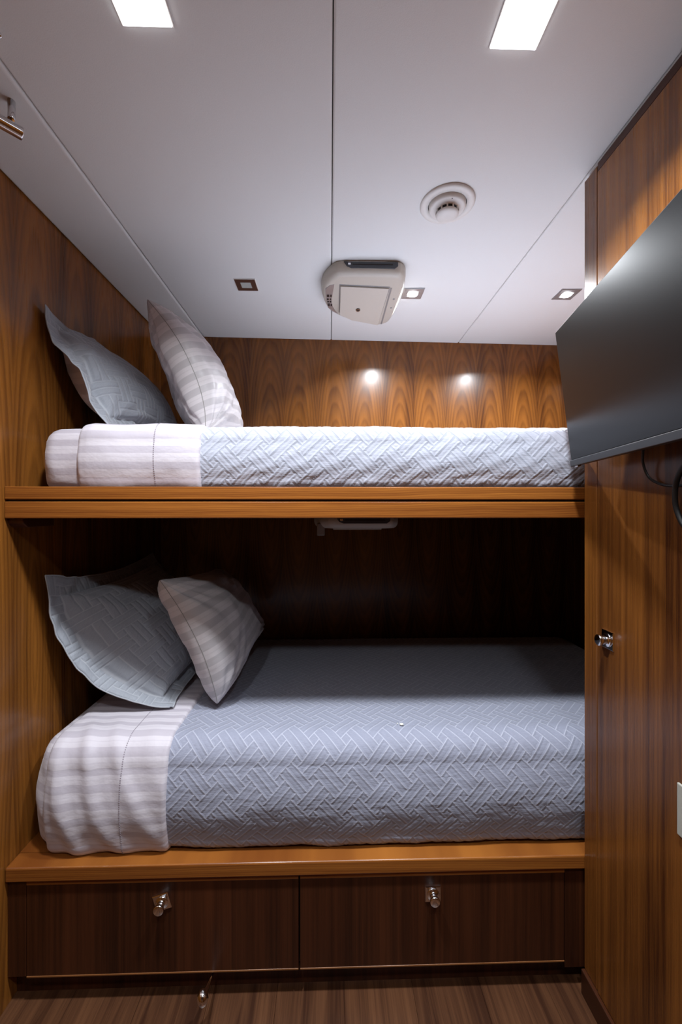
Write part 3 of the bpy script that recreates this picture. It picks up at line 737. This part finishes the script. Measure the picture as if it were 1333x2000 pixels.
# ============================================================ SMOKE DETECTOR
sx, sy = .357, 1.238
sd = empty('smoke_detector', (sx, sy, ceil_z(sx))); tag(sd, 'round white smoke detector on the ceiling', 'smoke detector')
bm = bmesh.new(); alathe(bm, [(.081, .001), (.082, -.003), (.080, -.006), (.074, -.008), (.058, -.008), (.057, -.002), (.057, .0)], n=56); bm_obj('mounting_ring', bm, M['white_plastic'], sd)
bm = bmesh.new(); alathe(bm, [(.0575, -.0015), (.0565, -.003), (.0555, -.0015)], n=56); bm_obj('shadow_gap', bm, M['joint'], sd)
bm = bmesh.new(); alathe(bm, [(.0545, .0), (.0545, -.013), (.052, -.017), (.047, -.018), (.040, -.0195), (.0345, -.022), (.033, -.024)], n=56); bm_obj('body', bm, M['white_plastic'], sd)
bm = bmesh.new(); alathe(bm, [(.0335, -.020), (.0320, -.023), (.0320, -.032), (.028, -.034)], n=56); bm_obj('sensor_grille', bm, M['black'], sd)
for k in range(12):
    a = 2*math.pi*(k+.5)/12; bm = bmesh.new()
    T = Matrix.Rotation(a, 4, 'Z'); vs = abox(bm, .0305, .0345, -.0022, .0022, -.0325, -.0225)
    for q in vs: q.co = T @ q.co
    bm_obj('rib', bm, M['white_plastic'], sd)
bm = bmesh.new(); alathe(bm, [(.033, -.0315), (.0345, -.033), (.033, -.036), (.028, -.039), (.018, -.041), (0, -.0415)], n=48); bm_obj('cap', bm, M['white_plastic'], sd)
bm = bmesh.new(); alathe(bm, [(0, -.0192), (.0017, -.019), (.0017, -.016)], Matrix.Translation((.002, -.045, 0)), n=12); bm_obj('indicator', bm, M['black'], sd)
# ============================================================ FLIP-DOWN MONITORS
def monitor_root(loc, label):
    t = empty('flip_down_monitor', loc); tag(t, label, 'monitor', 'flip down monitors'); return t
OUT = [(-.027, 1.70), (-.004, 1.80), (.047, 1.865), (.12, 1.915), (.215, 1.955), (.268, 1.945), (.293, 1.88), (.303, 1.7), (.298, 1.575), (.278, 1.532), (.24, 1.52), (.06, 1.52), (.02, 1.535), (-.012, 1.585), (-.027, 1.64)]
MC = (.135, 1.735)
OL = catmull([(p[0]-MC[0], p[1]-MC[1], 0) for p in OUT], 6, True)
def loft(name, outline, layers, m, parent):
    bm = bmesh.new(); rings = []
    for s, z, in layers: rings.append([bm.verts.new((p.x*s, p.y*s, z if not callable(z) else z(p.x, p.y))) for p in outline])
    for A, B in zip(rings, rings[1:]):
        for i in range(len(outline)):
            f = bm.faces.new((A[i], A[(i+1) % len(outline)], B[(i+1) % len(outline)], B[i])); f.smooth = True
    bm.faces.new(rings[-1][::-1]); bm.faces.new(rings[0])
    return bm_obj(name, bm, m, parent)
def monitor(loc, label):
    t = monitor_root(loc, label)
    loft('housing', OL, [(.97, 0), (1.0, -.004), (1.0, -.026), (.985, -.036), (.955, -.044), (.915, -.0485), (.88, -.0495), (.6, -.0500)], M['beige'], t)
    # disc slot on the front edge
    bm = bmesh.new(); y0 = 1.517-MC[1]
    pts = [(-.078, -.006), (.125, -.006), (.125, -.020), (.112, -.030), (-.050, -.030), (-.066, -.024)]
    A = [bm.verts.new((x, y0, z)) for x, z in pts]; B = [bm.verts.new((x, y0+.02, z)) for x, z in pts]
    bm.faces.new(A); bm.faces.new(B[::-1])
    for i in range(len(pts)): bm.faces.new((A[i], B[i], B[(i+1) % 6], A[(i+1) % 6]))
    sf = bm_obj('slot_fascia', bm, M['grey_dark'], t, bevel=.0015)
    box('disc_slot', -.045, .105, y0-.0008, y0+.002, -.0185, -.0155, M['joint'], sf)
    box('emblem', -.062, -.052, y0-.0012, y0+.002, -.020, -.012, M['chrome'], sf, bevel=.001)
    # fold-down screen lid under the housing
    lid = [(-.088, 1.600), (.104, 1.612), (.094, 1.905), (-.03, 1.862), (-.086, 1.815)]
    lid = [(x, y-MC[1]) for x, y in lid]
    prism('lid_recess', [(x*1.05, y*1.05) for x, y in lid], 'z', -.0508, -.0485, M['grey_plastic'], t, bevel=.0008)
    ld_ = prism('screen_lid', lid, 'z', lambda x, y: -.0565-.012*max(0, (y+.13)/.3), -.0500, M['beige_lid'], t, bevel=.002)
    bm = bmesh.new(); alathe(bm, [(0, -.0015), (.008, -.0015), (.010, 0), (.010, .003)], Matrix.Translation((-.008, .035, -.0633)) @ Matrix.Diagonal((1, 1.45, 1, 1)), n=24)
    bm_obj('badge', bm, M['black'], ld_)
    bm = bmesh.new(); alathe(bm, [(.0085, -.002), (.0075, -.0024), (.0065, -.002)], Matrix.Translation((-.008, .035, -.0633)) @ Matrix.Diagonal((1, 1.45, 1, 1)), n=24)
    bm_obj('badge', bm, M['chrome'], ld_)
    box('hinge_groove', .110, .117, 1.615-MC[1], 1.93-MC[1], -.0512, -.048, M['grey_plastic'], t, bevel=.001)
    for yy in (1.70, 1.775):
        bm = bmesh.new(); alathe(bm, [(0, -.0510), (.0045, -.0510), (.005, -.0480)], Matrix.Translation((.137, yy-MC[1], 0)), n=14); bm_obj('screw', bm, M['grey_plastic'], t)
    # control strip down the curved left side
    prism('control_strip', [(-.148, -.105), (-.128, -.135), (-.112, -.14), (-.116, -.09), (-.122, -.03), (-.118, .03), (-.105, .07), (-.092, .10), (-.118, .078), (-.138, .045), (-.146, -.02)], 'z', -.0505, -.040, M['silver'], t, bevel=.001)
    for x0, y0_, w_, l_ in ((-.137, -.055, .010, .018), (-.125, -.055, .006, .018), (-.138, -.028, .008, .012), (-.127, -.028, .006, .012), (-.137, -.008, .007, .01), (-.127, -.008, .007, .012), (-.134, .018, .009, .022), (-.123, .02, .007, .018)):
        box('button', x0-w_/2, x0+w_/2, y0_-l_/2, y0_+l_/2, -.0518, -.050, M['black'], t, bevel=.0006)
    return t
M['grey_dark'] = plain('slot_grey', (.045, .048, .055), .4)
m1 = monitor((MC[0]-.006, MC[1], ceil_z(MC[0])-.001), 'beige flip down monitor mounted on the ceiling')
m2 = monitor((MC[0]-.035, MC[1], ZC-.0225), 'beige flip down monitor under the upper bunk, in the dark')
bm = bmesh.new(); abox(bm, -.150, -.120, -.17, -.14, -.078, -.03)
bm_obj('cable_plug', bm, M['grey_plastic'], m2, bevel=.004)
# ============================================================ CHROME RAILS at top left
def rail(px, py, y, L, label, stem_off, rad=.0135):
    e = at(px, py, y); d = Vector((-.66, -.75, 0)); bm = bmesh.new()
    root = empty('grab_rail', e); tag(root, label, 'rail', 'chrome rails at the ceiling')
    bm = bmesh.new()
    atube(bm, [Vector((0, 0, 0)), d*.004, d*L*.5, d*L], rad, n=20, smooth=False)
    bm_obj('tube', bm, M['chrome'], root, bevel=.0015)
    s = d*stem_off; top = ceil_z(e.x)-e.z
    bm = bmesh.new(); atube(bm, [s, s+Vector((0, 0, top))], .0075, n=14, smooth=False); bm_obj('stem', bm, M['chrome'], root)
    return root
rail(44, 262, .95, .19, 'chrome rail hanging on a stem from the ceiling at the left edge', .020)
rail(3, 72, .80, .12, 'tip of a second chrome rail at the upper left edge', .05, .005)
